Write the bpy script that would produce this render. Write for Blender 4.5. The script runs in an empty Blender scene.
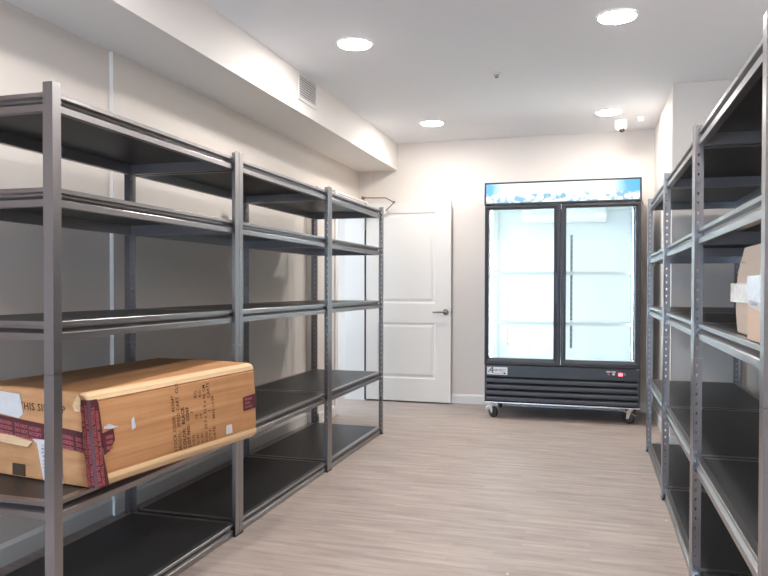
import bpy, bmesh, math, random
from mathutils import Vector, Matrix
random.seed(7)
sc = bpy.context.scene
COL = sc.collection

# ------------------------------------------------------------------ materials
def nt(name):
    m = bpy.data.materials.new(name); m.use_nodes = True
    t = m.node_tree; b = t.nodes['Principled BSDF']
    return m, t, b
def rgb(c): return (c[0], c[1], c[2], 1.0)
def plain(name, c, rough=.5, metal=0., bump=0., bscale=200., emis=None, estr=0., spec=None, mottled=0.):
    m, t, b = nt(name)
    b.inputs['Base Color'].default_value = rgb(c)
    b.inputs['Roughness'].default_value = rough
    b.inputs['Metallic'].default_value = metal
    if spec is not None: b.inputs['Specular IOR Level'].default_value = spec
    tc = t.nodes.new('ShaderNodeTexCoord')
    if bump or mottled:
        n = t.nodes.new('ShaderNodeTexNoise'); n.inputs['Scale'].default_value = bscale; n.inputs['Detail'].default_value = 3
        t.links.new(tc.outputs['Object'], n.inputs['Vector'])
        if bump:
            bp = t.nodes.new('ShaderNodeBump'); bp.inputs['Strength'].default_value = bump; bp.inputs['Distance'].default_value = .001
            t.links.new(n.outputs['Fac'], bp.inputs['Height']); t.links.new(bp.outputs['Normal'], b.inputs['Normal'])
        if mottled:
            r = t.nodes.new('ShaderNodeValToRGB')
            r.color_ramp.elements[0].position = .3; r.color_ramp.elements[1].position = .7
            r.color_ramp.elements[0].color = rgb([x * (1 - mottled) for x in c]); r.color_ramp.elements[1].color = rgb([x * (1 + mottled) for x in c])
            t.links.new(n.outputs['Fac'], r.inputs['Fac']); t.links.new(r.outputs['Color'], b.inputs['Base Color'])
    if emis:
        b.inputs['Emission Color'].default_value = rgb(emis); b.inputs['Emission Strength'].default_value = estr
    return m

M = {}
M['wall'] = plain('painted_wall', (.75, .69, .63), .7, bump=.05, bscale=350)
M['ceil'] = plain('ceiling_paint', (.88, .88, .89), .8, bump=.05, bscale=300)
M['trim'] = plain('white_trim', (.80, .78, .75), .4)
M['door'] = plain('door_paint', (.74, .70, .65), .38)
M['steel'] = plain('hammered_grey_steel', (.34, .325, .328), .31, metal=.97, bump=.18, bscale=260, mottled=.06)
M['deck'] = plain('black_shelf_board', (.030, .029, .029), .42, bump=.12, bscale=90, mottled=.25)
M['black'] = plain('black_enamel', (.030, .030, .033), .38)
M['charcoal'] = plain('charcoal_door_frame', (.045, .045, .052), .35, metal=.2)
M['slotblack'] = plain('dark_recess', (.008, .008, .008), .7)
M['liner'] = plain('white_liner', (.88, .91, .91), .45)
M['wire'] = plain('white_coated_wire', (.80, .82, .82), .4)
M['greystrip'] = plain('grey_slotted_steel', (.20, .23, .26), .4, metal=.5)
M['chrome'] = plain('bright_steel', (.70, .70, .70), .25, metal=1.)
M['nickel'] = plain('satin_nickel', (.24, .22, .20), .3, metal=1.)
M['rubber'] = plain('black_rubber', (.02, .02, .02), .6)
M['plastic'] = plain('white_plastic', (.80, .79, .77), .35)
M['dome'] = plain('smoked_dome', (.03, .03, .035), .08)
M['platewhite'] = plain('silver_badge', (.74, .74, .76), .35)
M['ink'] = plain('black_ink', (.015, .014, .014), .6)
M['cartonink'] = plain('carton_ink', (.06, .032, .018), .8)
M['redswitch'] = plain('red_rocker', (.5, .08, .09), .4)
M['redled'] = plain('red_display', (.5, .05, .06), .4, emis=(1, .12, .16), estr=.8)
M['tapeprint'] = plain('pink_tape_print', (.34, .085, .09), .45)
M['label'] = plain('white_paper_label', (.62, .585, .56), .6, mottled=.04, bscale=40)
M['cleartape'] = plain('crinkled_white_tape', (.60, .61, .66), .25, bump=.9, bscale=60, mottled=.12)
M['lamp'] = plain('lamp_diffuser', (.9, .9, .9), .5, emis=(1.0, .962, .93), estr=47.)
M['led'] = plain('cooler_led', (.9, .9, .9), .5, emis=(.87, .96, 1.0), estr=5.6)
M['ledblue'] = plain('blue_led_cover', (.20, .27, .42), .35)
M['rear'] = plain('brown_unseen_wall', (.30, .22, .165), .6)  # unseen walls near the camera, brown chosen for darker reflections in the posts
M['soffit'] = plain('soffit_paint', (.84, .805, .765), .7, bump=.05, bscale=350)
M['hall'] = plain('hall_wall_paint', (.70, .73, .76), .7)
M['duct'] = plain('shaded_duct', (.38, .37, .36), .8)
M['greyscrew'] = plain('grey_metal', (.3, .3, .3), .4, metal=.7)

def mat_carton(name, c1, c2, lines):
    m, t, b = nt(name)
    tc = t.nodes.new('ShaderNodeTexCoord')
    mp = t.nodes.new('ShaderNodeMapping'); mp.inputs['Scale'].default_value = (3, .5, lines)
    t.links.new(tc.outputs['Object'], mp.inputs['Vector'])
    n = t.nodes.new('ShaderNodeTexNoise'); n.inputs['Scale'].default_value = 2.2; n.inputs['Detail'].default_value = 5
    t.links.new(mp.outputs['Vector'], n.inputs['Vector'])
    r = t.nodes.new('ShaderNodeValToRGB'); r.color_ramp.elements[0].position = .32; r.color_ramp.elements[1].position = .68
    r.color_ramp.elements[0].color = rgb(c1); r.color_ramp.elements[1].color = rgb(c2)
    t.links.new(n.outputs['Fac'], r.inputs['Fac']); t.links.new(r.outputs['Color'], b.inputs['Base Color'])
    b.inputs['Roughness'].default_value = .62
    bp = t.nodes.new('ShaderNodeBump'); bp.inputs['Strength'].default_value = .6; bp.inputs['Distance'].default_value = .006
    t.links.new(n.outputs['Fac'], bp.inputs['Height']); t.links.new(bp.outputs['Normal'], b.inputs['Normal'])
    return m
M['carton'] = mat_carton('kraft_cardboard', (.44, .203, .078), (.58, .305, .14), 14)
M['carton_edge'] = mat_carton('kraft_cardboard_edge', (.62, .41, .22), (.74, .52, .30), 40)
M['boxtape'] = plain('packing_tape', (.60, .55, .51), .25, bump=.9, bscale=60, mottled=.18)
M['carton_pink'] = mat_carton('pinkish_cardboard', (.62, .44, .32), (.68, .50, .37), 3)
M['carton_pale'] = mat_carton('pale_cardboard', (.52, .415, .325), (.58, .465, .37), 3)

def mat_tape():
    m, t, b = nt('maroon_printed_tape')
    b.inputs['Base Color'].default_value = (.085, .018, .024, 1); b.inputs['Roughness'].default_value = .55
    tc = t.nodes.new('ShaderNodeTexCoord')
    n = t.nodes.new('ShaderNodeTexNoise'); n.inputs['Scale'].default_value = 45
    t.links.new(tc.outputs['Object'], n.inputs['Vector'])
    bp = t.nodes.new('ShaderNodeBump'); bp.inputs['Strength'].default_value = .5; bp.inputs['Distance'].default_value = .003
    t.links.new(n.outputs['Fac'], bp.inputs['Height']); t.links.new(bp.outputs['Normal'], b.inputs['Normal'])
    return m
M['tape'] = mat_tape()

def mat_floor():
    m, t, b = nt('greyed_oak_planks')
    tc = t.nodes.new('ShaderNodeTexCoord')
    br = t.nodes.new('ShaderNodeTexBrick')
    br.inputs['Scale'].default_value = 4.0
    br.inputs['Brick Width'].default_value = 1.22; br.inputs['Row Height'].default_value = .18
    br.inputs['Mortar Size'].default_value = .0012; br.inputs['Mortar Smooth'].default_value = .3
    br.inputs['Color1'].default_value = (.385, .315, .272, 1); br.inputs['Color2'].default_value = (.445, .365, .315, 1)
    br.inputs['Mortar'].default_value = (.26, .21, .18, 1)
    br.offset = .37; br.offset_frequency = 2
    t.links.new(tc.outputs['Object'], br.inputs['Vector'])
    mp = t.nodes.new('ShaderNodeMapping'); mp.inputs['Scale'].default_value = (1.6, 17, 1)
    t.links.new(tc.outputs['Object'], mp.inputs['Vector'])
    n = t.nodes.new('ShaderNodeTexNoise'); n.inputs['Scale'].default_value = 1.6; n.inputs['Detail'].default_value = 7; n.inputs['Roughness'].default_value = .62
    t.links.new(mp.outputs['Vector'], n.inputs['Vector'])
    r = t.nodes.new('ShaderNodeValToRGB'); r.color_ramp.elements[0].position = .30; r.color_ramp.elements[1].position = .72
    r.color_ramp.elements[0].color = (.60, .565, .54, 1); r.color_ramp.elements[1].color = (1.16, 1.16, 1.16, 1)
    t.links.new(n.outputs['Fac'], r.inputs['Fac'])
    mx = t.nodes.new('ShaderNodeMix'); mx.data_type = 'RGBA'; mx.blend_type = 'MULTIPLY'; mx.inputs['Factor'].default_value = .8
    t.links.new(br.outputs['Color'], mx.inputs['A']); t.links.new(r.outputs['Color'], mx.inputs['B'])
    t.links.new(mx.outputs['Result'], b.inputs['Base Color'])
    b.inputs['Roughness'].default_value = .46
    bp = t.nodes.new('ShaderNodeBump'); bp.inputs['Strength'].default_value = .25; bp.inputs['Distance'].default_value = .002
    t.links.new(n.outputs['Fac'], bp.inputs['Height']); t.links.new(bp.outputs['Normal'], b.inputs['Normal'])
    return m
M['floor'] = mat_floor()

def mat_glass():
    m = bpy.data.materials.new('clear_door_glass'); m.use_nodes = True
    t = m.node_tree; t.nodes.clear()
    o = t.nodes.new('ShaderNodeOutputMaterial'); mix = t.nodes.new('ShaderNodeMixShader')
    tr = t.nodes.new('ShaderNodeBsdfTransparent'); tr.inputs['Color'].default_value = (.95, .985, .985, 1)
    gl = t.nodes.new('ShaderNodeBsdfGlossy'); gl.inputs['Roughness'].default_value = .02
    mix.inputs['Fac'].default_value = .012
    t.links.new(tr.outputs[0], mix.inputs[1]); t.links.new(gl.outputs[0], mix.inputs[2]); t.links.new(mix.outputs[0], o.inputs[0])
    return m
M['glass'] = mat_glass()

def mat_sign():
    # backlit picture of ice in blue water; object coords: x along the sign (0..1.30), z up (0..0.17)
    m, t, b = nt('backlit_ice_print')
    tc = t.nodes.new('ShaderNodeTexCoord'); sp = t.nodes.new('ShaderNodeSeparateXYZ')
    t.links.new(tc.outputs['Object'], sp.inputs[0])
    def math_(op, a, bv=None):
        n = t.nodes.new('ShaderNodeMath'); n.operation = op
        if hasattr(a, 'is_output'): t.links.new(a, n.inputs[0])
        else: n.inputs[0].default_value = a
        if bv is not None:
            if hasattr(bv, 'is_output'): t.links.new(bv, n.inputs[1])
            else: n.inputs[1].default_value = bv
        return n.outputs[0]
    def mix_(f, a, bb):
        n = t.nodes.new('ShaderNodeMix'); n.data_type = 'RGBA'
        t.links.new(f, n.inputs['Factor'])
        for s, v in (('A', a), ('B', bb)):
            if hasattr(v, 'is_output'): t.links.new(v, n.inputs[s])
            else: n.inputs[s].default_value = rgb(v)
        return n.outputs['Result']
    x = sp.outputs['X']; z = sp.outputs['Z']
    nz = t.nodes.new('ShaderNodeTexNoise'); nz.inputs['Scale'].default_value = 9
    t.links.new(tc.outputs['Object'], nz.inputs['Vector'])
    edge = math_('ABSOLUTE', math_('SUBTRACT', x, .62))
    edge = math_('ADD', edge, math_('MULTIPLY', math_('SUBTRACT', nz.outputs['Fac'], .5), .10))
    er = t.nodes.new('ShaderNodeMapRange'); er.inputs[1].default_value = .45; er.inputs[2].default_value = .58; t.links.new(edge, er.inputs[0])
    base = mix_(er.outputs[0], (.80, .97, .98), (.10, .42, .80))
    vo = t.nodes.new('ShaderNodeTexVoronoi'); vo.inputs['Scale'].default_value = 27; vo.feature = 'F1'
    t.links.new(tc.outputs['Object'], vo.inputs['Vector'])
    ir = t.nodes.new('ShaderNodeValToRGB')
    ir.color_ramp.elements[0].color = (1, 1, 1, 1); ir.color_ramp.elements[0].position = .45
    ir.color_ramp.elements[1].color = (.20, .42, .58, 1); ir.color_ramp.elements[1].position = .75
    t.links.new(vo.outputs['Distance'], ir.inputs['Fac'])
    zr = t.nodes.new('ShaderNodeMapRange'); zr.inputs[1].default_value = .085; zr.inputs[2].default_value = .060; 
    t.links.new(math_('ADD', z, math_('MULTIPLY', math_('SUBTRACT', nz.outputs['Fac'], .5), .07)), zr.inputs[0])
    col = mix_(zr.outputs[0], base, ir.outputs['Color'])
    b.inputs['Base Color'].default_value = (.02, .02, .02, 1)
    b.inputs['Roughness'].default_value = .2
    t.links.new(col, b.inputs['Emission Color']); b.inputs['Emission Strength'].default_value = .31
    return m
M['sign'] = mat_sign()

# ------------------------------------------------------------------ mesh helpers
class MB:
    def __init__(s): s.v = []; s.f = []; s.mi = []; s.cur = 0
    def add(s, vs, fs):
        o = len(s.v); s.v += [tuple(p) for p in vs]
        for f in fs: s.f.append([i + o for i in f]); s.mi.append(s.cur)
        return s
    def box(s, a, b):
        x0, y0, z0 = [min(p, q) for p, q in zip(a, b)]; x1, y1, z1 = [max(p, q) for p, q in zip(a, b)]
        return s.add([(x0,y0,z0),(x1,y0,z0),(x1,y1,z0),(x0,y1,z0),(x0,y0,z1),(x1,y0,z1),(x1,y1,z1),(x0,y1,z1)],
                     [(0,3,2,1),(4,5,6,7),(0,1,5,4),(1,2,6,5),(2,3,7,6),(3,0,4,7)])
    def prism(s, poly, fn, t0, t1):
        """poly: 2-D outline; fn(p, q, t) -> xyz; runs from t0 to t1"""
        n = len(poly)
        vs = [fn(p, q, t0) for p, q in poly] + [fn(p, q, t1) for p, q in poly]
        fs = [tuple(range(n - 1, -1, -1)), tuple(range(n, 2 * n))] + [(i, (i + 1) % n, n + (i + 1) % n, n + i) for i in range(n)]
        return s.add(vs, fs)
    def tube(s, pts, r, seg=10, cap=True):
        pts = [Vector(p) for p in pts]; rs = r if isinstance(r, (list, tuple)) else [r] * len(pts)
        vs = []; fs = []
        up = None
        for i, p in enumerate(pts):
            d = (pts[min(i + 1, len(pts) - 1)] - pts[max(i - 1, 0)]).normalized()
            if up is None: up = d.orthogonal().normalized()
            u = (up - d * up.dot(d)).normalized(); w = d.cross(u); up = u
            for k in range(seg):
                a = 2 * math.pi * k / seg; vs.append(p + (u * math.cos(a) + w * math.sin(a)) * rs[i])
        for i in range(len(pts) - 1):
            for k in range(seg):
                fs.append((i*seg+k, i*seg+(k+1)%seg, (i+1)*seg+(k+1)%seg, (i+1)*seg+k))
        if cap:
            fs.append(tuple(range(seg - 1, -1, -1))); fs.append(tuple((len(pts)-1)*seg + k for k in range(seg)))
        return s.add(vs, fs)
    def lathe(s, prof, c, axis='z', seg=32):
        """prof: list of (radius, height)"""
        vs = []; fs = []; c = Vector(c); n = len(prof)
        for r, h in prof:
            for k in range(seg):
                a = 2 * math.pi * k / seg; p, q = r * math.cos(a), r * math.sin(a)
                vs.append(c + (Vector((p, q, h)) if axis == 'z' else Vector((h, p, q)) if axis == 'x' else Vector((p, h, q))))
        for i in range(n - 1):
            for k in range(seg): fs.append((i*seg+k, i*seg+(k+1)%seg, (i+1)*seg+(k+1)%seg, (i+1)*seg+k))
        fs.append(tuple(range(seg - 1, -1, -1))); fs.append(tuple((n-1)*seg + k for k in range(seg)))
        return s.add(vs, fs)
    def mesh(s, name, mats, bevel=0., smooth=False, segs=2):
        me = bpy.data.meshes.new(name)
        me.from_pydata(s.v, [], s.f)
        for m in (mats if isinstance(mats, (list, tuple)) else [mats]): me.materials.append(m)
        me.polygons.foreach_set('material_index', s.mi)
        bm = bmesh.new(); bm.from_mesh(me)
        bmesh.ops.remove_doubles(bm, verts=bm.verts, dist=1e-6)
        bmesh.ops.recalc_face_normals(bm, faces=bm.faces)
        if bevel:
            es = [e for e in bm.edges if len(e.link_faces) == 2 and e.calc_face_angle(0) > .5]
            bmesh.ops.bevel(bm, geom=es, offset=bevel, segments=segs, affect='EDGES', profile=.5, clamp_overlap=True)
        bm.to_mesh(me); bm.free()
        if smooth:
            me.polygons.foreach_set('use_smooth', [True] * len(me.polygons))
            if hasattr(me, 'set_sharp_from_angle'): me.set_sharp_from_angle(angle=math.radians(35))
        me.update()
        return me
def obj(name, me, parent=None, loc=None):
    o = bpy.data.objects.new(name, me); COL.objects.link(o)
    if parent: o.parent = parent
    if loc: o.location = loc
    return o
def build(mb, name, mats, parent=None, bevel=0., smooth=False, loc=None, segs=2):
    return obj(name, mb.mesh(name, mats, bevel, smooth, segs), parent, loc)
def thing(name, label, cat, loc=(0, 0, 0), group=None, rz=0.):
    o = bpy.data.objects.new(name, None); COL.objects.link(o); o.empty_display_size = .1
    o.location = loc; o.rotation_euler = (0, 0, rz)
    return tag(o, label, cat, group)
def tag(o, label, cat, group=None):
    o['label'] = label; o['category'] = cat
    if group: o['group'] = group
    return o
def struct(o, label=None, cat=None):
    o['kind'] = 'structure'
    if label: o['label'] = label
    if cat: o['category'] = cat
    return o
def text_mesh(name, body, size, shear=0., extrude=0., bold=0., align='LEFT', spacing=1.):
    cu = bpy.data.curves.new(name, 'FONT'); cu.body = body; cu.size = size; cu.shear = shear; cu.extrude = extrude
    cu.offset = bold; cu.align_x = align; cu.align_y = 'BOTTOM_BASELINE' if False else 'TOP_BASELINE' if False else 'CENTER'
    cu.resolution_u = 2; cu.space_character = spacing
    o = bpy.data.objects.new(name, cu); COL.objects.link(o)
    dg = bpy.context.evaluated_depsgraph_get()
    me = bpy.data.meshes.new_from_object(o.evaluated_get(dg))
    bpy.data.objects.remove(o); bpy.data.curves.remove(cu)
    me.name = name
    return me

# ------------------------------------------------------------------ measured layout (metres; x right, y into the room, z up)
YB = 7.156            # back wall
ZC = 2.68             # ceiling
XS, ZS = -1.957, 2.401  # soffit
XW1, XW2, XW3 = -2.402, -2.38, -2.275   # left wall planes
YST1, YST2 = 3.134, 5.72
XR = 1.035            # right wall
XP, YP = .558, 5.60   # boxed-out corner
Y0 = -2.6
DN, DF, DT = 6.19, 7.068, 2.054         # doorway in left wall

# ------------------------------------------------------------------ setting
def sbox(name, a, b, m, bevel=0.):
    return struct(build(MB().box(a, b), name, m, bevel=bevel))
sbox('floor', (-5.3, -2.7, -.05), (XR + .15, 9.0, 0), M['floor'])
sbox('ceiling', (-2.62, Y0, ZC), (XR + .15, YB + .15, ZC + .1), M['ceil'])
wb = MB().box((-2.62, YB, 0), (XP + .5, YB + .15, ZC))
struct(build(wb, 'wall_back', M['wall']))
wl = MB()
wl.prism([(XW1, YST1), (XW2, YST1), (XW2, DN), (-2.49, DN), (-2.49, 1.6), (XW1, 1.6)], lambda p, q, t: (p, q, t), 0, ZS)
wl.prism([(XW2, DN), (XW2, DF), (-2.49, DF), (-2.49, DN)], lambda p, q, t: (p, q, t), DT, ZS)
wl.prism([(XW2, DF), (XW2, YB), (-2.49, YB), (-2.49, DF)], lambda p, q, t: (p, q, t), 0, ZS)
struct(build(wl, 'wall_left', M['wall']))
sbox('wall_soffit', (-2.49, Y0, ZS), (XS, YB, ZC), M['soffit'])
sbox('wall_left.001', (-2.49, Y0, 0), (XW1, 1.6, ZS), M['rear'])
sbox('wall_right.001', (XR, Y0, 0), (XR + .12, 1.6, ZC), M['rear'])
sbox('wall_right', (XR, 1.6, 0), (XR + .12, YP, ZC), M['wall'])
sbox('wall_pillar', (XP, YP, 0), (XR + .12, YB, ZC), M['wall'])
rw = MB().prism([(-2.62, 0), (-2.1, 0), (-2.1, 2.2), (-.75, 2.2), (-.75, 0), (XR + .15, 0), (XR + .15, ZC), (-2.62, ZC)], lambda p, q, t: (p, t, q), Y0 - .1, Y0)  # unseen rear wall with an opening added to let fill light in
struct(build(rw, 'wall_rear', M['rear']))
sbox('wall_hall', (-5.2, 8.6, 0), (-2.2, 8.7, 2.5), M['hall'])
sbox('wall_hall.001', (-5.3, 5.0, 0), (-5.2, 8.7, 2.5), M['hall'])
sbox('wall_hall.002', (-5.2, 5.0, 0), (-2.49, 5.1, 2.5), M['hall'])
sbox('wall_hall.003', (-2.49, YB, 0), (-2.4, 8.6, 2.5), M['hall'])
sbox('ceiling.001', (-5.3, 5.0, 2.5), (-2.49, 8.7, 2.56), M['ceil'])
# skirting: stepped profile
def skirt(name, p0, p1, out, h=.095, th=.013):
    p0 = Vector((p0[0], p0[1], 0)); p1 = Vector((p1[0], p1[1], 0)); o = Vector((out[0], out[1], 0))
    mb = MB().prism([(0, 0), (th, 0), (th, h - .018), (th * .55, h - .004), (th * .4, h), (0, h)],
                    lambda d, z, t: tuple(p0 + (p1 - p0) * t + o * d + Vector((0, 0, z))), 0, 1)
    return struct(build(mb, name, M['trim']))
skirt('baseboard_back', (XW3, YB), (XP, YB), (0, -1))
skirt('baseboard_left', (XW1, Y0), (XW1, YST1), (1, 0))
skirt('baseboard_left.001', (XW2, YST1 - .013), (XW2, YST2), (1, 0))
skirt('baseboard_left.003', (XW2 + .013, YST2), (XW3 + .013, YST2), (0, -1))
skirt('baseboard_left.002', (XW3, YST2 - .013), (XW3, DN - .062), (1, 0))
skirt('baseboard_right', (XR, Y0), (XR, YP), (-1, 0))
skirt('baseboard_pillar', (XP - .013, YP), (XR, YP), (0, -1))
skirt('baseboard_pillar.001', (XP, YP), (XP, YB), (-1, 0))
# boxed-out doorway surround, its casing and jambs
HT = DT + .022
pr = MB()
pr.prism([(YST2, 0), (DN, 0), (DN, DT), (DF, DT), (DF, 0), (YB, 0), (YB, HT), (DN - .062, HT), (DN - .062, DT), (YST2, DT)], lambda p, q, t: (t, p, q), XW2, XW3)
struct(build(pr, 'wall_doorway', M['wall'], bevel=.002))
cs = MB()
cs.prism([(DN - .062, 0), (DN, 0), (DN, DT), (DF, DT), (DF, 0), (DF + .062, 0), (DF + .062, HT), (DN - .062, HT)], lambda p, q, t: (t, p, q), XW3, XW3 + .014)
struct(build(cs, 'trim_1', M['trim'], bevel=.003))
jm = MB()
jm.prism([(DN, 0), (DN + .014, 0), (DN + .014, DT - .014), (DF - .014, DT - .014), (DF - .014, 0), (DF, 0), (DF, DT), (DN, DT)], lambda p, q, t: (t, p, q), -2.50, XW3 + .004)
struct(build(jm, 'trim_2', M['trim'], bevel=.002))
sbox('trim_3', (-2.312, YB - .012, HT), (-2.245, YB, ZS), M['wall'])

# door leaf, swung open against the back wall
def make_door():
    x0, x1, yf, yb, z0, z1 = -2.264, -1.368, 7.052, 7.096, .016, 2.052
    mb = MB()
    mb.add([(x0,yb,z0),(x1,yb,z0),(x1,yb,z1),(x0,yb,z1),(x0,yf,z0),(x1,yf,z0),(x1,yf,z1),(x0,yf,z1)],
           [(0,3,2,1)[::-1],(0,1,5,4),(1,2,6,5),(2,3,7,6),(3,0,4,7)])
    px0, px1 = x0 + .130, -1.529
    pans = [(.247, .821), (1.019, 1.946)]
    zs = [z0, pans[0][0], pans[0][1], pans[1][0], pans[1][1], z1]
    q = lambda a, b, c, d: mb.add([(a,yf,c),(b,yf,c),(b,yf,d),(a,yf,d)], [(0,1,2,3)])
    for c, d in zip(zs, zs[1:]):
        q(x0, px0, c, d); q(px1, x1, c, d)
    for c, d in ((zs[0], zs[1]), (zs[2], zs[3]), (zs[4], zs[5])): q(px0, px1, c, d)
    for c, d in pans:
        rings = [(0, 0), (.008, .009), (.016, .011), (.024, .010), (.044, .003), (.050, .0025)]
        R = [[(px0+i, yf+dp, c+i), (px1-i, yf+dp, c+i), (px1-i, yf+dp, d-i), (px0+i, yf+dp, d-i)] for i, dp in rings]
        for A, B in zip(R, R[1:]):
            for k in range(4): mb.add([A[k], A[(k+1)%4], B[(k+1)%4], B[k]], [(0,1,2,3)])
        mb.add(R[-1], [(0,1,2,3)])
    d = struct(build(mb, 'door_1', M['door']), 'white two-panel door standing open against the back wall', 'door')
    h = MB()
    h.lathe([(.0, 0), (.030, 0), (.032, -.004), (.032, -.009), (.027, -.012), (.012, -.013), (.011, -.045), (.0, -.046)], (-1.418, yf, .934), 'y', 28)
    hd = build(h, 'door_handle', M['nickel'], d, smooth=True)
    l = MB().tube([(-1.414, yf-.042, .936), (-1.435, yf-.050, .937), (-1.48, yf-.052, .934), (-1.53, yf-.047, .932), (-1.545, yf-.038, .932)], [.010,.0105,.009,.008,.006], 12)
    l.lathe([(.0, -.046), (.008, -.046), (.008, -.050), (.0, -.051)], (-1.418, yf, .934), 'y', 16)
    build(l, 'lever', M['nickel'], hd, smooth=True)
    build(MB().box((x1 - .001, yf + .008, .89), (x1 + .0015, yf + .036, .98)).box((x1, yf+.016, .925), (x1+.010, yf+.028, .945)), 'latch_plate', M['nickel'], d)
    for z in (.25, 1.03, 1.83):
        build(MB().tube([(x0 - .010, yf - .012, z - .05), (x0 - .010, yf - .012, z + .05)], .008, 12).box((x0 - .010, yf-.002, z-.05), (x0 + .001, yf + .03, z + .05)), 'hinge', M['nickel'], d)
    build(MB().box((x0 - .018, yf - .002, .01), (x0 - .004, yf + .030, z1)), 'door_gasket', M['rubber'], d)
    # closer body and folded arm at the head
    cb = build(MB().box((-2.27, yf - .055, 1.935), (-2.03, yf - .001, 1.985)), 'door_closer', M['plastic'], d, bevel=.006)
    a = MB().tube([(-2.265, 6.95, 2.102), (-2.20, 6.951, 2.099), (-2.025, 6.95, 2.093)], .006, 8)
    a.tube([(-2.025, 6.95, 2.093), (-1.985, 6.95, 2.072), (-1.938, 6.95, 2.045)], .006, 8)
    a.tube([(-1.938, 6.95, 2.045), (-1.985, 6.975, 2.005), (-2.055, 7.01, 1.962)], .006, 8)
    a.lathe([(.0, 0), (.012, 0), (.012, .022), (.0, .022)], (-1.938, 6.95, 2.034), 'z', 14)
    a.box((-2.276, 6.925, 2.085), (-2.256, 6.975, 2.112))
    build(a, 'closer_arm', M['nickel'], cb)
    return d
make_door()
ds = MB().lathe([(.0, 0), (.018, 0), (.018, -.008), (.008, -.010), (.007, -.055), (.012, -.056), (.013, -.066), (.0, -.068)], (-1.455, YB - .0135, .045), 'y', 18)
tag(build(ds, 'door_stop', M['plastic'], smooth=True), 'small white door stop below the open white door', 'door stop')

# ------------------------------------------------------------------ shelving racks
RL, RD, RH = 1.216, .61, 1.83
FL = .036
def post_mesh(sx, sy, z0, z1, holes, cache={}):
    """L-shaped steel post: flange to the aisle solid, flange across slotted"""
    k = (sx, sy, z0, z1, holes)
    if k in cache: return cache[k]
    mb = MB()
    # flange parallel to y
    mb.add([(0, 0, z0), (0, sy * FL, z0), (0, sy * FL, z1), (0, 0, z1)], [(0, 1, 2, 3)])
    q = lambda a, b, c, d: mb.add([(sx*a, 0, c), (sx*b, 0, c), (sx*b, 0, d), (sx*a, 0, d)], [(0, 1, 2, 3)])
    if not holes: q(0, FL, z0, z1)
    else:
        z = z0; P = .0381; n = int((z1 - z0 - .02) / P)
        a, b = .0125, .0205
        e0 = z0 + .02
        q(0, FL, z0, e0)
        for i in range(n):
            s = e0 + i * P; h0, h1, h2 = s + .012, s + .018, s + .025
            q(0, a, s, s + P); q(b, FL, s, s + P); q(a, b, s, h0); q(a, b, h2, s + P)
            q(a, a + .002, h0, h1); q(b - .002, b, h0, h1)
        q(0, FL, e0 + n * P, z1)
    me = mb.mesh('post', M['steel'])
    cache[k] = me
    return me
PROF = [(-.014, 0), (.0090, 0), (.0105, -.0015), (.0105, -.0130), (.0090, -.0145), (-.011, -.0155), (-.011, -.0240), (.0100, -.0375), (.0110, -.0390), (.0110, -.0590), (.0100, -.0600), (-.014, -.0600)]
def rack(label, xf, y0, s, levels, near_holes, group):
    t = thing('shelving_rack', label, 'shelving rack', (xf, y0, 0), group)
    zsp = .911
    for X, sx in ((0, s), (s * RD, -s)):
        for Y, sy in ((0, 1), (RL, -1)):
            holes = near_holes if sy == 1 else True
            lo = obj('post', post_mesh(sx, sy, .004, zsp - .001, holes), t, (X, Y, 0))
            up = obj('post_extension', post_mesh(sx, sy, zsp + .001, RH, holes), lo)
            for o in (lo, up):
                md = o.modifiers.new('thickness', 'SOLIDIFY'); md.thickness = .0022; md.offset = 0
            fz = MB().box((sx * -.002, sy * -.002, 0), (sx * (FL + .001), sy * (FL + .001), .008))
            build(fz, 'foot_cap', M['rubber'], lo)
    for z in levels:
        dk = build(MB().box((s * .0375, .0375, z - .014), (s * (RD - .0375), RL - .0375, z - .0008)), 'shelf_board', M['deck'], t)
        fx = .012
        b1 = MB().prism(PROF, lambda d, h, q: (s * (fx + .011 - d), q, z + h), FL - .001, RL - FL + .001)
        b2 = MB().prism(PROF, lambda d, h, q: (s * (RD - fx - .011 + d), q, z + h), FL - .001, RL - FL + .001)
        b3 = MB().prism(PROF, lambda d, h, q: (s * q, fx + .011 - d, z + h), FL - .001, RD - FL + .001)
        b4 = MB().prism(PROF, lambda d, h, q: (s * q, RL - fx - .011 + d, z + h), FL - .001, RD - FL + .001)
        for b in (b1, b2, b3, b4): build(b, 'beam', M['steel'], dk)
    return t
XL_, XR_ = -1.618, .3834
LL = [1.803, 1.503, 1.078, .505, .062]
LR = [1.803, 1.419, 1.050, .521, .062]
lab_l = ['grey steel rack holding the long brown carton with maroon tape', 'middle rack in the row along the left wall, with empty black shelves', 'last grey steel rack of the left row, beside the open white door']
lab_r = ['grey steel rack holding two pale boxes and clear tape on its middle shelf', 'middle rack in the row along the right wall, with empty black shelves', 'last grey steel rack of the right row, next to the glass-door refrigerator']
for i in range(3):
    rack(lab_l[i], XL_, 1.8385 + i * 1.22, -1, LL, i > 0, 'steel shelving racks along the walls')
for i in range(3):
    rack(lab_r[i], XR_, 1.8253 + i * 1.22, 1, LR, i > 0, 'steel shelving racks along the walls')

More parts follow.
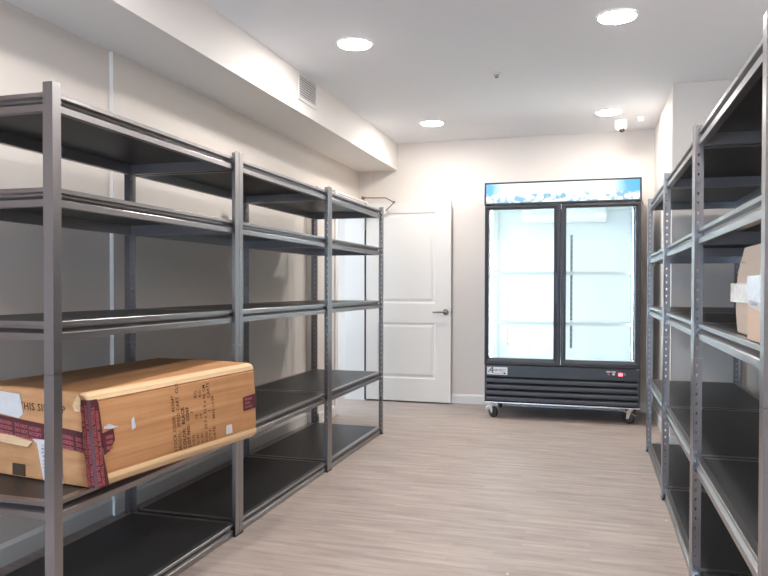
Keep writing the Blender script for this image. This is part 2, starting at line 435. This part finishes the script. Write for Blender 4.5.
# ------------------------------------------------------------------ long carton on the left rack
def long_carton():
    P0 = Vector((-1.591, 2.005, .5065)); ang = math.atan2(.132, .921)   # heading of the long side off the y axis
    t = thing('cardboard_carton', 'long brown cardboard carton with maroon tape lying on a left rack shelf', 'carton', P0, rz=-ang)
    # local: +y along the length, -x into the rack, +z up
    L, Dp = .932, .555
    def sh(x, y, z):
        f = z / .33
        return (x - f * (.038 - .026 * y / L) , y - .004 * f, z * (1 + .045 * y / L))
    H = .322
    prof = [(-.012, .004), (-.003, .014), (.002, .026), (.0, .040), (-.003, .044), (-.001, .048), (.002, H*.5), (-.001, H - .036), (-.005, H - .032), (-.001, H - .027), (-.006, H - .012), (-.017, H - .003), (-.032, H), (-Dp*.5, H + .004), (-Dp + .006, H), (-Dp, H - .006), (-Dp, .006), (-Dp + .006, 0), (-.022, 0)]
    ys = [0, .004, .010] + [.010 + (L - .020) * i / 14 for i in range(1, 14)] + [L - .010, L - .004, L]
    ins = {0: .006, 1: .0015, len(ys) - 1: .008, len(ys) - 2: .002}
    mb = MB(); n = len(prof); vs = []; fs = []; rnd = random.Random(3)
    cx, cz = -Dp / 2, H / 2
    for j, y in enumerate(ys):
        k = ins.get(j, 0)
        for i, (x, z) in enumerate(prof):
            xx = x + (k if x < cx else -k); zz = z + (k if z < cz else -k)
            if 2 < j < len(ys) - 3 and x > -.05 and z > .05: xx += rnd.uniform(-.0012, .0012)
            vs.append(sh(xx, y, max(zz, 0)))
    for j in range(len(ys) - 1):
        for i in range(n):
            f = (j*n+i, j*n+(i+1)%n, (j+1)*n+(i+1)%n, (j+1)*n+i)
            mb.cur = 1 if i in (0, 1, 2, 9, 10, 11) else 0
            mb.add([], []); mb.f.append(list(f)); mb.mi.append(mb.cur)
    mb.v = vs; mb.cur = 0
    mb.f.append(list(range(n - 1, -1, -1))); mb.mi.append(0)
    mb.f.append([(len(ys)-1)*n + i for i in range(n)]); mb.mi.append(0)
    build(mb, 'carton_body', [M['carton'], M['carton_edge']], t)
    # printed block on the long side, reading upwards
    lines = [('STOCK CODE:  463647', 0), ('MODEL:  SPEED CART  CLX', 0), ('COLOR:  BLACK', 1), ('LOT NO:  CO07', 1), ('ORD:            7', 0), ('N.W:        16          KG', 0), ('G.W:        19          KG', 0), ('SIZE: 53.5 x 32.5 x 96 CM', 0), ("Q'TY:          1       CARTS", 0), ('DATE:    2012.11.09', 0)]
    tx = MB()
    for k, (s_, bold) in enumerate(lines):
        me = text_mesh('printed_text', s_, .0185 if not bold else .0195, bold=.0006 if bold else .0002, spacing=1.12)
        y = .392 + k * .0262
        for_v = []
        for v in me.vertices:
            zz = .046 + v.co.x * 1.02; yy = y - v.co.y * 1.25
            p = sh(.0035, yy, zz); for_v.append(p)
        tx.add(for_v, [tuple(p.vertices) for p in me.polygons])
    build(tx, 'printed_text', M['cartonink'], t)
    # end face lettering: THIS SIDE UP
    me = text_mesh('printed_text', 'THIS SIDE UP', .036, bold=.0006, spacing=1.1)
    tx = MB(); tx.add([sh(-.338 + v.co.x * 1.0, -.0018, .258 + v.co.y) for v in me.vertices], [tuple(p.vertices) for p in me.polygons])
    build(tx, 'printed_text', M['cartonink'], t)
    # maroon tape: strip across the end, corner strip, stub on the long side
    e = -.0022
    def strip(pts, name='tape', m='tape', th=.0012):
        a = MB(); a.add(pts, [(tuple(range(len(pts))))]); o = build(a, name, M[m], t)
        md = o.modifiers.new('thickness', 'SOLIDIFY'); md.thickness = th; md.offset = 0
        return o
    # wrap: corner strip follows the vertical edge on both sides, with a ragged outline
    c = MB(); zs_ = [.004, .045, .09, .130, .137, .19, .24, .286, .300]
    wl_ = [.030, .033, .030, .036, .030, .033, .031, .034, .036]; wr_ = [.050, .046, .040, .034, .046, .042, .040, .037, .030]
    for i in range(len(zs_) - 1):
        a0, a1 = zs_[i], zs_[i+1]
        c.add([sh(-wl_[i]-.006, e, a0), sh(-.006, e, a0), sh(-.006, e, a1), sh(-wl_[i+1]-.006, e, a1)], [(0,1,2,3)])
        c.add([sh(-.006, e, a0), sh(.0045, .004, a0), sh(.0045, .004, a1), sh(-.006, e, a1)], [(0,1,2,3)])
        c.add([sh(.0045, .004, a0), sh(.005, wr_[i], a0), sh(.005, wr_[i+1], a1), sh(.0045, .004, a1)], [(0,1,2,3)])
    co = build(c, 'tape', M['tape'], t)
    strip([sh(-.040, e, .120), sh(-.53, e, .165), sh(-.545, e, .225), sh(-.040, e, .190)])
    strip([sh(.005, .040, .108), sh(.0052, .064, .116), sh(.0055, .092, .150), sh(.0055, .090, .190), sh(.005, .042, .182)])
    strip([sh(.0045, L - .100, .128), sh(.0045, L - .004, .130), sh(.0045, L - .003, .192), sh(.0045, L - .100, .186)])
    # pink print on the tape
    def print_block(fn, rows, row_h, length, size, txt):
        a = MB()
        for r in range(rows):
            m_ = text_mesh('tape_print', txt[r % len(txt)], size, bold=.0012)
            a.add([fn(v.co.x, r * row_h + v.co.y) for v in m_.vertices if True], [tuple(p.vertices) for p in m_.polygons])
        return build(a, 'tape_print', M['tapeprint'], t)
    T3 = ['VOID IF BROKEN', 'SEALED TAPE', 'DO NOT ACCEPT']
    print_block(lambda u, v: sh(.0062, L - .092 + u, .142 + v), 3, .0165, .09, .0135, ['DO NOT', 'IF SEAL', 'BROKEN'])
    print_block(lambda u, v: sh(.0062, .008 + v, .010 + u), 2, .016, .28, .016, ['IF SEAL IS BROKEN DO NOT ACCEPT', 'DO NOT ACCEPT IF SEAL BROKEN'])
    print_block(lambda u, v: sh(-.030 + v, e - .0012, .010 + u), 1, .016, .28, .016, ['BROKEN DO NOT ACCEPT IF SEAL IS'])
    print_block(lambda u, v: sh(-.0135 + v, e - .0012, .016 + u), 1, .016, .28, .016, ['DO NOT ACCEPT IF SEAL IS BROKEN'])
    print_block(lambda u, v: sh(-.52 + u, e - .0012, .178 - .088 * (u - 0) + v - .012 + .0), 3, .0185, .46, .0165, ['IF SEAL IS BROKEN   DO NOT ACCEPT   IF SEAL IS BROKEN   DO NOT'])
    print_block(lambda u, v: sh(.0068, .052 + u * .9, .128 + v), 3, .018, .03, .0135, ['SEAL', 'VOID', 'OPEN'])
    # labels
    strip([sh(-.56, e - .0004, .236), sh(-.345, e - .0006, .214), sh(-.320, e - .0006, .230), sh(-.326, e - .0006, .300), sh(-.56, e - .0004, .312)], 'paper_label', 'label')
    lb = strip([sh(-.247, e - .0016, .006), sh(-.150, e - .0016, .004), sh(-.150, e - .0016, .150), sh(-.285, e - .0016, .146), sh(-.262, e - .0016, .132)], 'paper_label', 'label')
    bars = MB()
    rb = random.Random(5)
    for k in range(9):
        z = .022 + k * .013; 
        for q in range(4): 
            x = -.243 + q * .024 + rb.uniform(0, .004)
            bars.box(sh(x, e - .0030, z), sh(x + rb.uniform(.008, .018), e - .0026, z + rb.choice([.003, .006])))
    build(bars, 'label_print', M['greyscrew'], t)
    strip([sh(.0048, .700, .052), sh(.0048, .745, .052), sh(.0048, .742, .088), sh(.0048, .703, .088)], 'paper_label', 'label')
    # scrap of clear tape and a torn flap at the corner
    strip([sh(.0065, .048, .196), sh(.0065, .085, .190), sh(.008, .112, .193), sh(.0075, .092, .199), sh(.009, .070, .210), sh(.0065, .05, .202)], 'clear_tape', 'cleartape')
    strip([sh(.0065, .172, .168), sh(.0075, .190, .174), sh(.0075, .186, .214), sh(.0065, .174, .204)], 'clear_tape', 'cleartape')
    fl = MB().add([sh(-.045, e, .316), sh(-.062, e - .010, .280), sh(-.052, e - .012, .262), sh(-.038, e - .003, .258), sh(-.032, e - .002, .300)], [(0,1,2,3,4)])
    o = build(fl, 'torn_flap', M['carton_edge'], t); md = o.modifiers.new('thickness', 'SOLIDIFY'); md.thickness = .003
    fl = MB().add([sh(-.54, e, .150), sh(-.44, e - .018, .128), sh(-.30, e - .012, .118), sh(-.285, e - .002, .136), sh(-.40, e, .150)], [(0,1,2,3,4)])
    o = build(fl, 'torn_flap', M['carton_edge'], t); md = o.modifiers.new('thickness', 'SOLIDIFY'); md.thickness = .003
    build(MB().box(sh(-.405, e - .001, .008), sh(-.335, e + .001, .050)), 'printed_square', M['cartonink'], t)
    return t
long_carton()

# ------------------------------------------------------------------ pale boxes on the right rack
def pale_boxes():
    z0 = 1.0515
    t = thing('cardboard_box', 'taller pale cardboard box taped shut, standing behind the flat one on the right rack', 'box', (.434, 2.425, z0))
    mb = MB()
    # leaning, slightly bulged carton
    ys = [(-.45, 0), (0, 0)]
    Hh = .262
    ring = lambda z, dx, dy: [(dx, dy, z), (.36, dy, z), (.36, -.44, z), (dx - .004, -.44, z)]
    levels = [(0, .0, .0), (.06, -.004, .004), (.13, -.004, .004), (.19, .0, -.006), (Hh - .03, .008, -.016), (Hh, .014, -.022)]
    vs = []; fs = []
    for z, dx, dy in levels: vs += ring(z, dx, dy)
    for i in range(len(levels) - 1):
        for k in range(4): fs.append((i*4+k, i*4+(k+1)%4, i*4+4+(k+1)%4, i*4+4+k))
    fs += [(3, 2, 1, 0), tuple(len(vs) - 4 + k for k in range(4))]
    build(mb.add(vs, fs), 'box_body', M['carton_pale'], t, bevel=.003)
    fp = MB().box((-.0095, -.24, Hh - .042), (-.0015, -.055, Hh - .004))
    fv = [(.0035, -.42, Hh - .045), (.0035, -.036, Hh - .050), (.0145, -.045, Hh - .004), (.0145, -.42, Hh - .004)]
    o = build(MB().add(fv, [(0, 1, 2, 3)]), 'flap', M['carton_edge'], t); md = o.modifiers.new('thickness', 'SOLIDIFY'); md.thickness = .003
    o.data.materials.clear(); o.data.materials.append(plain('dusty_flap', (.33, .29, .26), .7))
    tp = MB().add([(-.012, .050, .095), (-.0085, .008, .094), (-.0075, -.30, .094), (-.0055, -.30, .150), (-.006, .008, .152), (-.012, .044, .153)], [(0, 1, 4, 5), (1, 2, 3, 4)])
    o = build(tp, 'tape', M['boxtape'], t); md = o.modifiers.new('thickness', 'SOLIDIFY'); md.thickness = .0012
    t = thing('cardboard_box', 'flat pinkish cardboard box with a white label, standing at the edge of the right rack', 'box', (.402, 1.885, z0))
    build(MB().box((0, 0, 0), (.014, .226, .166)), 'box_body', M['carton_pink'], t, bevel=.003)
    lb = MB().add([(-.002, .06, .100), (-.002, .218, .108), (-.002, .216, .170), (-.002, .02, .170)], [(0, 1, 2, 3)])
    o = build(lb, 'paper_label', M['cleartape'], t); md = o.modifiers.new('thickness', 'SOLIDIFY'); md.thickness = .001
    lb = MB().add([(-.0012, .02, .074), (-.0012, .20, .090), (-.0012, .218, .108), (-.0012, .02, .100)], [(0, 1, 2, 3)])
    o = build(lb, 'tape', M['label'], t); md = o.modifiers.new('thickness', 'SOLIDIFY'); md.thickness = .0008
    build(MB().box((-.0032, .10, .094), (-.0026, .165, .099)), 'label_print', M['greyscrew'], t)
pale_boxes()

# ------------------------------------------------------------------ glass-door display refrigerator
def fridge():
    yf = 6.42; X0, X1 = -.938, .400; W = X1 - X0
    t = thing('display_refrigerator', 'black two-door glass display refrigerator with lit interior against the back wall', 'refrigerator', (X0, yf, 0))
    D = .70; z0, zt = .142, 2.127
    di = .05                          # front of carcass behind the doors
    ix0, ix1, iz0, iz1, iy1 = .045, W - .045, .50, 1.925, D - .05
    c = MB()
    c.box((0, di, z0), (ix0, D, zt)); c.box((ix1, di, z0), (W, D, zt))
    c.box((ix0, iy1 + .004, z0), (ix1, D, zt)); c.box((ix0, di, z0), (ix1, iy1 + .004, iz0 - .004)); c.box((ix0, di, iz1 + .004), (ix1, iy1 + .004, zt))
    cab = build(c, 'cabinet', M['black'], t)
    # interior liner
    l = MB(); th = .003
    l.box((ix0, di, iz0), (ix0 + th, iy1, iz1)); l.box((ix1 - th, di, iz0), (ix1, iy1, iz1))
    l.box((ix0, di, iz0 - .004), (ix1, iy1, iz0)); l.box((ix0, di, iz1), (ix1, iy1, iz1 + .004))
    nb = 4; bw = (ix1 - ix0) / nb
    for k in range(nb): l.box((ix0 + k * bw + .005, iy1 - .006, iz0), (ix0 + (k + 1) * bw - .005, iy1 + .003, iz1))
    l.box((ix0, iy1 + .003, iz0), (ix1, iy1 + .004, iz1))
    build(l, 'liner', M['liner'], t)
    f = MB().prism([(.30, 1.925), (.30, 1.85), (.36, 1.805), (.62, 1.805), (.62, 1.925)], lambda y, z, x: (x, y, z), .30, 1.06)
    build(f, 'fan_housing', M['liner'], t, bevel=.006)
    # header sign
    s = MB(); sz0, sz1 = 1.928, zt
    s.box((0, 0, sz1 - .014), (W, .05, sz1)); s.box((0, 0, sz0), (W, .05, sz0 + .014)); s.box((0, 0, sz0 + .014), (.014, .05, sz1 - .014)); s.box((W - .014, 0, sz0 + .014), (W, .05, sz1 - .014))
    sg = build(s, 'header_sign', M['black'], t, bevel=.002)
    build(MB().box((0, .004, 0), (W - .028, .012, sz1 - sz0 - .028)), 'sign_panel', M['sign'], sg, loc=(.014, 0, sz0 + .014))
    # doors
    dz0, dz1 = .490, 1.922; mid = .672
    def door(xa, xb, gl, gr, hinge):
        o = thing('door', '', '', (0, 0, 0)); del o['label']; del o['category']; bpy.data.objects.remove(o)
        d = MB(); gz0, gz1 = .548, 1.884
        outer = [(xa, dz0), (xb, dz0), (xb, dz1), (xa, dz1)]; inner = [(gl, gz0), (gr, gz0), (gr, gz1), (gl, gz1)]
        def lerp(i, f): return (outer[i][0] + (inner[i][0] - outer[i][0]) * f, outer[i][1] + (inner[i][1] - outer[i][1]) * f)
        steps = [(0, .046), (0, .006), (.10, .0), (.55, -.002), (.85, .004), (1, .010), (1, .046)]
        for (f0, y0), (f1, y1) in zip(steps, steps[1:] + steps[:1]):
            for k in range(4):
                a, b = lerp(k, f0), lerp((k + 1) % 4, f0); c_, e_ = lerp((k + 1) % 4, f1), lerp(k, f1)
                d.add([(a[0], y0, a[1]), (b[0], y0, b[1]), (c_[0], y1, c_[1]), (e_[0], y1, e_[1])], [(0, 1, 2, 3)])
        dr = build(d, 'door', M['charcoal'], t)
        build(MB().box((gl - .004, .020, gz0 - .004), (gr + .004, .026, gz1 + .004)), 'glass_pane', M['glass'], dr)
        hx = xb - .030 if hinge == 'l' else xa + .030
        build(MB().box((hx - .013, -.016, 1.045), (hx + .013, -.0005, 1.318)), 'door_handle', M['charcoal'], dr, bevel=.005)
        return dr
    door(.003, mid - .003, .041, .612, 'l')
    door(mid + .003, W - .003, .716, W - .043, 'r')
    # lower front: control band with badge, louvres
    g = MB()
    g.box((.006, .010, .382), (W - .006, .050, .484))
    g.box((.006, .010, .152), (.022, .050, .382)); g.box((W - .022, .010, .152), (W - .006, .050, .382))
    lp = build(g, 'lower_panel', M['black'], t, bevel=.003)
    build(MB().box((.022, .040, .152), (W - .022, .046, .382)), 'louvre_backing', M['slotblack'], lp)
    sl = MB()
    for k in range(4):
        z = .160 + k * .0555
        sl.prism([(.034, z + .046), (.012, z + .034), (.008, z + .026), (.008, z + .004), (.014, z), (.018, z + .004), (.014, z + .022), (.037, z + .040)], lambda y, zz, x: (x, y, zz), .022, W - .022)
    build(sl, 'louvre', M['charcoal'], lp)
    build(MB().box((.0, .006, .140), (W, .055, .151)), 'bottom_rail', M['chrome'], t, bevel=.002)
    pl = build(MB().box((.027, .0065, .397), (.212, .0105, .466)), 'badge', M['platewhite'], t, bevel=.0015)
    bm_ = MB()
    m_ = text_mesh('badge_lettering', 'A', .072, shear=.35, bold=.0006); bm_.add([(.036 + v.co.x, .0058, .440 + v.co.y) for v in m_.vertices], [tuple(p.vertices) for p in m_.polygons])
    m_ = text_mesh('badge_lettering', 'vantco', .043, shear=.35, bold=-.0002, spacing=.98); bm_.add([(.080 + v.co.x, .0058, .441 + v.co.y) for v in m_.vertices], [tuple(p.vertices) for p in m_.polygons])
    pts = [(.058, .437), (.066, .421), (.085, .411), (.115, .408), (.145, .412), (.170, .415), (.185, .413)]
    w_ = [.006, .006, .004, .003, .0035, .004, .005]
    for i in range(len(pts) - 1):
        (a, b), (c2, d2) = pts[i], pts[i + 1]
        bm_.add([(a, .0058, b - w_[i]/2), (c2, .0058, d2 - w_[i+1]/2), (c2, .0058, d2 + w_[i+1]/2), (a, .0058, b + w_[i]/2)], [(0, 1, 2, 3)])
    bm_.add([(.180, .0058, .423), (.178, .0058, .401), (.203, .0058, .410)], [(0, 1, 2)])
    build(bm_, 'badge_lettering', M['ink'], pl)
    # controls
    k = MB().box((1.060, .0075, .452), (1.094, .0105, .461)).box((1.102, .0075, .452), (1.138, .0105, .461))
    build(k, 'switch_label', M['platewhite'], lp)
    build(MB().box((1.068, .004, .428), (1.086, .0105, .446)), 'rocker_switch', M['redswitch'], lp, bevel=.002)
    build(MB().box((1.110, .004, .428), (1.130, .0105, .446)), 'rocker_switch', M['platewhite'], lp, bevel=.002)
    build(MB().box((1.158, .006, .422), (1.196, .0105, .450)), 'temperature_display', M['redled'], lp, bevel=.001)
    for xx, zz in ((1.206, .446), (1.206, .432), (1.214, .432)):
        build(MB().box((xx, .006, zz), (xx + .006, .0105, zz + .005)), 'button', M['platewhite'], lp)
    build(MB().box((W - .03, .004, .480), (W - .012, .0105, .487)), 'lock_tab', M['chrome'], t)
    # shelves: coated wire grids, with a price rail along the front
    for xa, xb in ((ix0 + .012, mid - .012), (mid + .012, ix1 - .012)):
        for z in (1.318, .868):
            w = MB(); ya, yb_ = .085, iy1 - .03
            for k in range(21):
                x = xa + .006 + (xb - xa - .012) * k / 20
                w.tube([(x, ya, z), (x, yb_, z)], .0022, 6)
            for y in (ya, .24, .42, yb_): w.tube([(xa, y, z - .003), (xb, y, z - .003)], .003, 6)
            w.tube([(xa, ya, z - .003), (xa, yb_, z - .003)], .003, 6); w.tube([(xb, ya, z - .003), (xb, yb_, z - .003)], .003, 6)
            ws = build(w, 'wire_shelf', M['wire'], t)
            build(MB().box((xa, ya - .008, z - .020), (xb, ya - .003, z + .008)), 'price_rail', M['wire'], ws)
    # slotted uprights
    def upright(x, y, za, zb, m):
        u = MB().box((x - .011, y, za), (x + .011, y + .006, zb))
        u.cur = 1
        nn = int((zb - za) / .05)
        for q in range(nn): u.box((x - .003, y - .0012, za + .02 + q * .05), (x + .003, y - .0004, za + .035 + q * .05))
        build(u, 'slotted_upright', [m, M['slotblack']], t)
    upright(.745, iy1 - .010, .60, 1.690, M['greystrip'])
    upright(.14, iy1 - .010, .60, 1.69, M['wire'])
    u = MB().box((ix0 + .0035, .30, .60), (ix0 + .008, .32, 1.69)); build(u, 'slotted_upright', M['wire'], t)
    # LED strips inside the frame, left, right
    build(MB().box((ix0 + .004, .066, .56), (ix0 + .018, .082, 1.88)), 'led_strip', M['led'], t)
    build(MB().box((mid - .008, .075, .56), (mid + .008, .083, 1.88)), 'centre_post', M['liner'], t)
    build(MB().box((mid - .006, .084, .56), (mid + .006, .092, 1.88)), 'led_strip', M['led'], t)
    ls = build(MB().box((ix1 - .018, .058, .56), (ix1 - .004, .074, 1.88)), 'led_strip', M['ledblue'], t)
    ch = MB()
    nled = 44
    for q in range(nled):
        z = .575 + q * (1.29 / nled); ch.box((ix1 - .023, .060, z), (ix1 - .0175, .072, z + .018))
    build(ch, 'led_chip', M['led'], ls)
    # castors
    for x, y, rz in ((.058, .080, 55), (W - .070, .080, -125), (.065, D - .08, 20), (W - .070, D - .08, 70)):
        cb = MB().box((-.04, -.035, .133), (.04, .035, .1395))
        cb.lathe([(.0, .118), (.022, .118), (.022, .133), (.0, .133)], (0, 0, 0), 'z', 18)
        for sgn in (-1, 1):
            cb.prism([(-.028, .120), (.022, .120), (-.012, .044), (-.034, .044)], lambda yy, zz, xx: (sgn * .019 + xx, yy, zz), -.002, .002)
        ca = build(cb, 'caster', M['chrome'], t, loc=(x, y, 0)); ca.rotation_euler.z = math.radians(rz)
        wb_ = MB().lathe([(.0, -.014), (.040, -.014), (.049, -.010), (.049, .010), (.040, .014), (.0, .014)], (0, -.024, .0495), 'x', 28)
        build(wb_, 'wheel', M['rubber'], ca, smooth=True)
        build(MB().tube([(-.026, -.024, .0495), (.026, -.024, .0495)], .007, 12), 'axle', M['chrome'], ca)
        build(MB().prism([(.020, .100), (.060, .082), (.058, .074), (.015, .088)], lambda yy, zz, xx: (xx, yy, zz), -.016, .016), 'brake_lever', M['chrome'], ca, bevel=.002)
    return t
fridge()

# ------------------------------------------------------------------ ceiling fixtures
def downlight(label, x, y, grp='recessed ceiling lights'):
    t = thing('ceiling_light', label, 'ceiling light', (x, y, ZC), grp)
    r = MB(); seg = 40
    r.lathe([(.0995, -.002), (.1005, -.0075), (.106, -.0065), (.111, -.001), (.111, -.0003)], (0, 0, 0), 'z', seg)
    # keep the ring open in the middle
    r.f = [f for f in r.f if len(f) == 4]; r.mi = [0] * len(r.f)
    build(r, 'trim_ring', M['plastic'], t, smooth=True)
    build(MB().lathe([(.0, -.0135), (.045, -.0130), (.075, -.0115), (.092, -.0085), (.0985, -.0012), (.0, -.0012)], (0, 0, 0), 'z', seg), 'diffuser', M['lamp'], t)
downlight('round recessed ceiling light nearest the air vent', -1.406, 4.145)
downlight('round recessed ceiling light above the open white door', -1.408, 6.342)
downlight('round recessed ceiling light farthest from the back wall, over the right racks', .123, 4.125)
downlight('round recessed ceiling light beside the dome camera', .128, 6.352)
for y in (1.93, -.28, -2.3):
    for x, sd in ((-1.407, 'left'), (.125, 'right')):
        downlight('round recessed ceiling light out of view over the %s racks, %s' % (sd, {1.93: 'first row', -.28: 'second row', -2.3: 'third row'}[y]), x, y, 'recessed ceiling lights outside the picture')

cam_t = thing('security_camera', 'white dome security camera hanging from the ceiling near the refrigerator', 'camera', (.239, 6.70, ZC))
build(MB().lathe([(.0, -.0004), (.056, -.0004), (.058, -.010), (.055, -.014), (.055, -.056), (.050, -.074), (.040, -.086), (.030, -.094), (.0, -.094)], (0, 0, 0), 'z', 32), 'housing', M['plastic'], cam_t, smooth=True)
dm = [(.0, -.020)] + [(.027 * math.cos(q), .027 * math.sin(q)) for q in [-.7 + (math.pi / 2 + .7) * k / 9 for k in range(9)]] + [(.0005, .027)]
ld_ = build(MB().lathe(dm, (0, 0, 0), 'z', 24), 'lens_dome', M['dome'], cam_t, smooth=True, loc=(.006, -.018, -.084))
ld_.rotation_euler = (math.radians(150), 0, math.radians(15))
se = MB().lathe([(.0, -.0004), (.034, -.0004), (.034, -.008), (.026, -.012), (.026, -.032), (.022, -.038), (.0, -.038)], (.40, 6.62, ZC), 'z', 24)
tag(build(se, 'motion_sensor', M['plastic'], smooth=True), 'small white round sensor on the ceiling next to the dome camera', 'sensor')
sp = thing('fire_sprinkler', 'small sprinkler head in the middle of the ceiling', 'sprinkler', (-.648, 4.985, ZC))
build(MB().lathe([(.0, -.0004), (.034, -.0004), (.036, -.005), (.016, -.008), (.0, -.008)], (0, 0, 0), 'z', 24), 'escutcheon', M['plastic'], sp, smooth=True)
fr = MB().tube([(-.014, 0, -.008), (-.013, 0, -.018), (-.004, 0, -.030)], .003, 8).tube([(.014, 0, -.008), (.013, 0, -.018), (.004, 0, -.030)], .003, 8)
fr.lathe([(.0, -.030), (.014, -.030), (.014, -.032), (.0, -.032)], (0, 0, 0), 'z', 20); fr.tube([(0, 0, -.008), (0, 0, -.030)], .004, 8)
build(fr, 'sprinkler_frame', M['nickel'], sp)

vt = thing('air_vent', 'white slatted air vent high on the soffit above the racks', 'vent', (XS, 4.545, 2.485))
LW, LH = .335, .185
fm = MB()
fm.box((.0006, 0, 0), (.010, LW, .024)); fm.box((.0006, 0, LH - .016), (.010, LW, LH)); fm.box((.0006, 0, .024), (.010, .016, LH - .016)); fm.box((.0006, LW - .020, .024), (.010, LW, LH - .016))
build(fm, 'frame', M['plastic'], vt, bevel=.002)
build(MB().box((.0006, .016, .024), (.0016, LW - .020, LH - .016)), 'duct_opening', M['duct'], vt)
sl = MB()
for k in range(8):
    z = .030 + k * .0172
    sl.prism([(.0018, z + .004), (.0025, z + .0085), (.0105, z + .0065), (.0105, z)], lambda x, zz, y: (x, y, zz), .016, LW - .020)
build(sl, 'slat', M['plastic'], vt)

# scraps on the floor
for lab, x, y, r in (('tiny white paper scrap on the floor below the refrigerator', -.12, 6.50, .012), ('tiny pale paper scrap on the floor beside the right racks', .37, 3.86, .007), ('tiny pale paper scrap in the middle of the open floor', -.33, 2.95, .006)):
    s = MB().add([(-r, -r*.6, .0008), (r*.8, -r, .0008), (r, r*.7, .003), (-r*.6, r, .0012)], [(0, 1, 2, 3)])
    o = build(s, 'paper_scrap', M['label'], loc=(x, y, .001)); md = o.modifiers.new('thickness', 'SOLIDIFY'); md.thickness = .0006
    tag(o, lab, 'paper scrap')

# ------------------------------------------------------------------ added fill light: sky through the rear opening, area light in the hall
w = bpy.data.worlds.new('World'); sc.world = w; w.use_nodes = True
bg = w.node_tree.nodes['Background']; bg.inputs['Color'].default_value = (.50, .72, 1.0, 1); bg.inputs['Strength'].default_value = 4.2
ld = bpy.data.lights.new('hall_fill_light', 'AREA'); ld.shape = 'RECTANGLE'; ld.size = 2.2; ld.size_y = 1.9; ld.energy = 22; ld.color = (.68, .84, 1.0)  # area light added inside the unseen hall, stands in for its daylight
lo_ = bpy.data.objects.new('hall_fill_light', ld); COL.objects.link(lo_); lo_.location = (-4.9, 6.6, 1.5); lo_.rotation_euler = (0, math.radians(-90), 0)

# ------------------------------------------------------------------ camera
f, yaw, pitch, roll = 709.35, .2854, .0148, .0021
F = Vector((-math.sin(yaw) * math.cos(pitch), math.cos(yaw) * math.cos(pitch), -math.sin(pitch)))
R = Vector((math.cos(yaw), math.sin(yaw), 0)); U = R.cross(F)
R2 = R * math.cos(roll) + U * math.sin(roll); U2 = -R * math.sin(roll) + U * math.cos(roll)
cd = bpy.data.cameras.new('camera'); co = bpy.data.objects.new('camera', cd); COL.objects.link(co)
cd.sensor_fit = 'HORIZONTAL'; cd.sensor_width = 36; cd.lens = f / 768 * 36
cd.shift_y = (296.8675 - 288) / 768; cd.clip_start = .02
mw = Matrix((R2, U2, -F)).transposed().to_4x4(); mw.translation = Vector((0, 0, 1.1921))
co.matrix_world = mw
sc.camera = co

sc.view_settings.view_transform = 'Standard'; sc.view_settings.look = 'None'; sc.view_settings.gamma = 1
sc.view_settings.use_curve_mapping = False
sc.view_settings.exposure = 2.18
sc.cycles.use_denoising = True
sc.cycles.max_bounces = 10; sc.cycles.diffuse_bounces = 6; sc.cycles.glossy_bounces = 4; sc.cycles.transparent_max_bounces = 12
sc.cycles.sample_clamp_indirect = 6
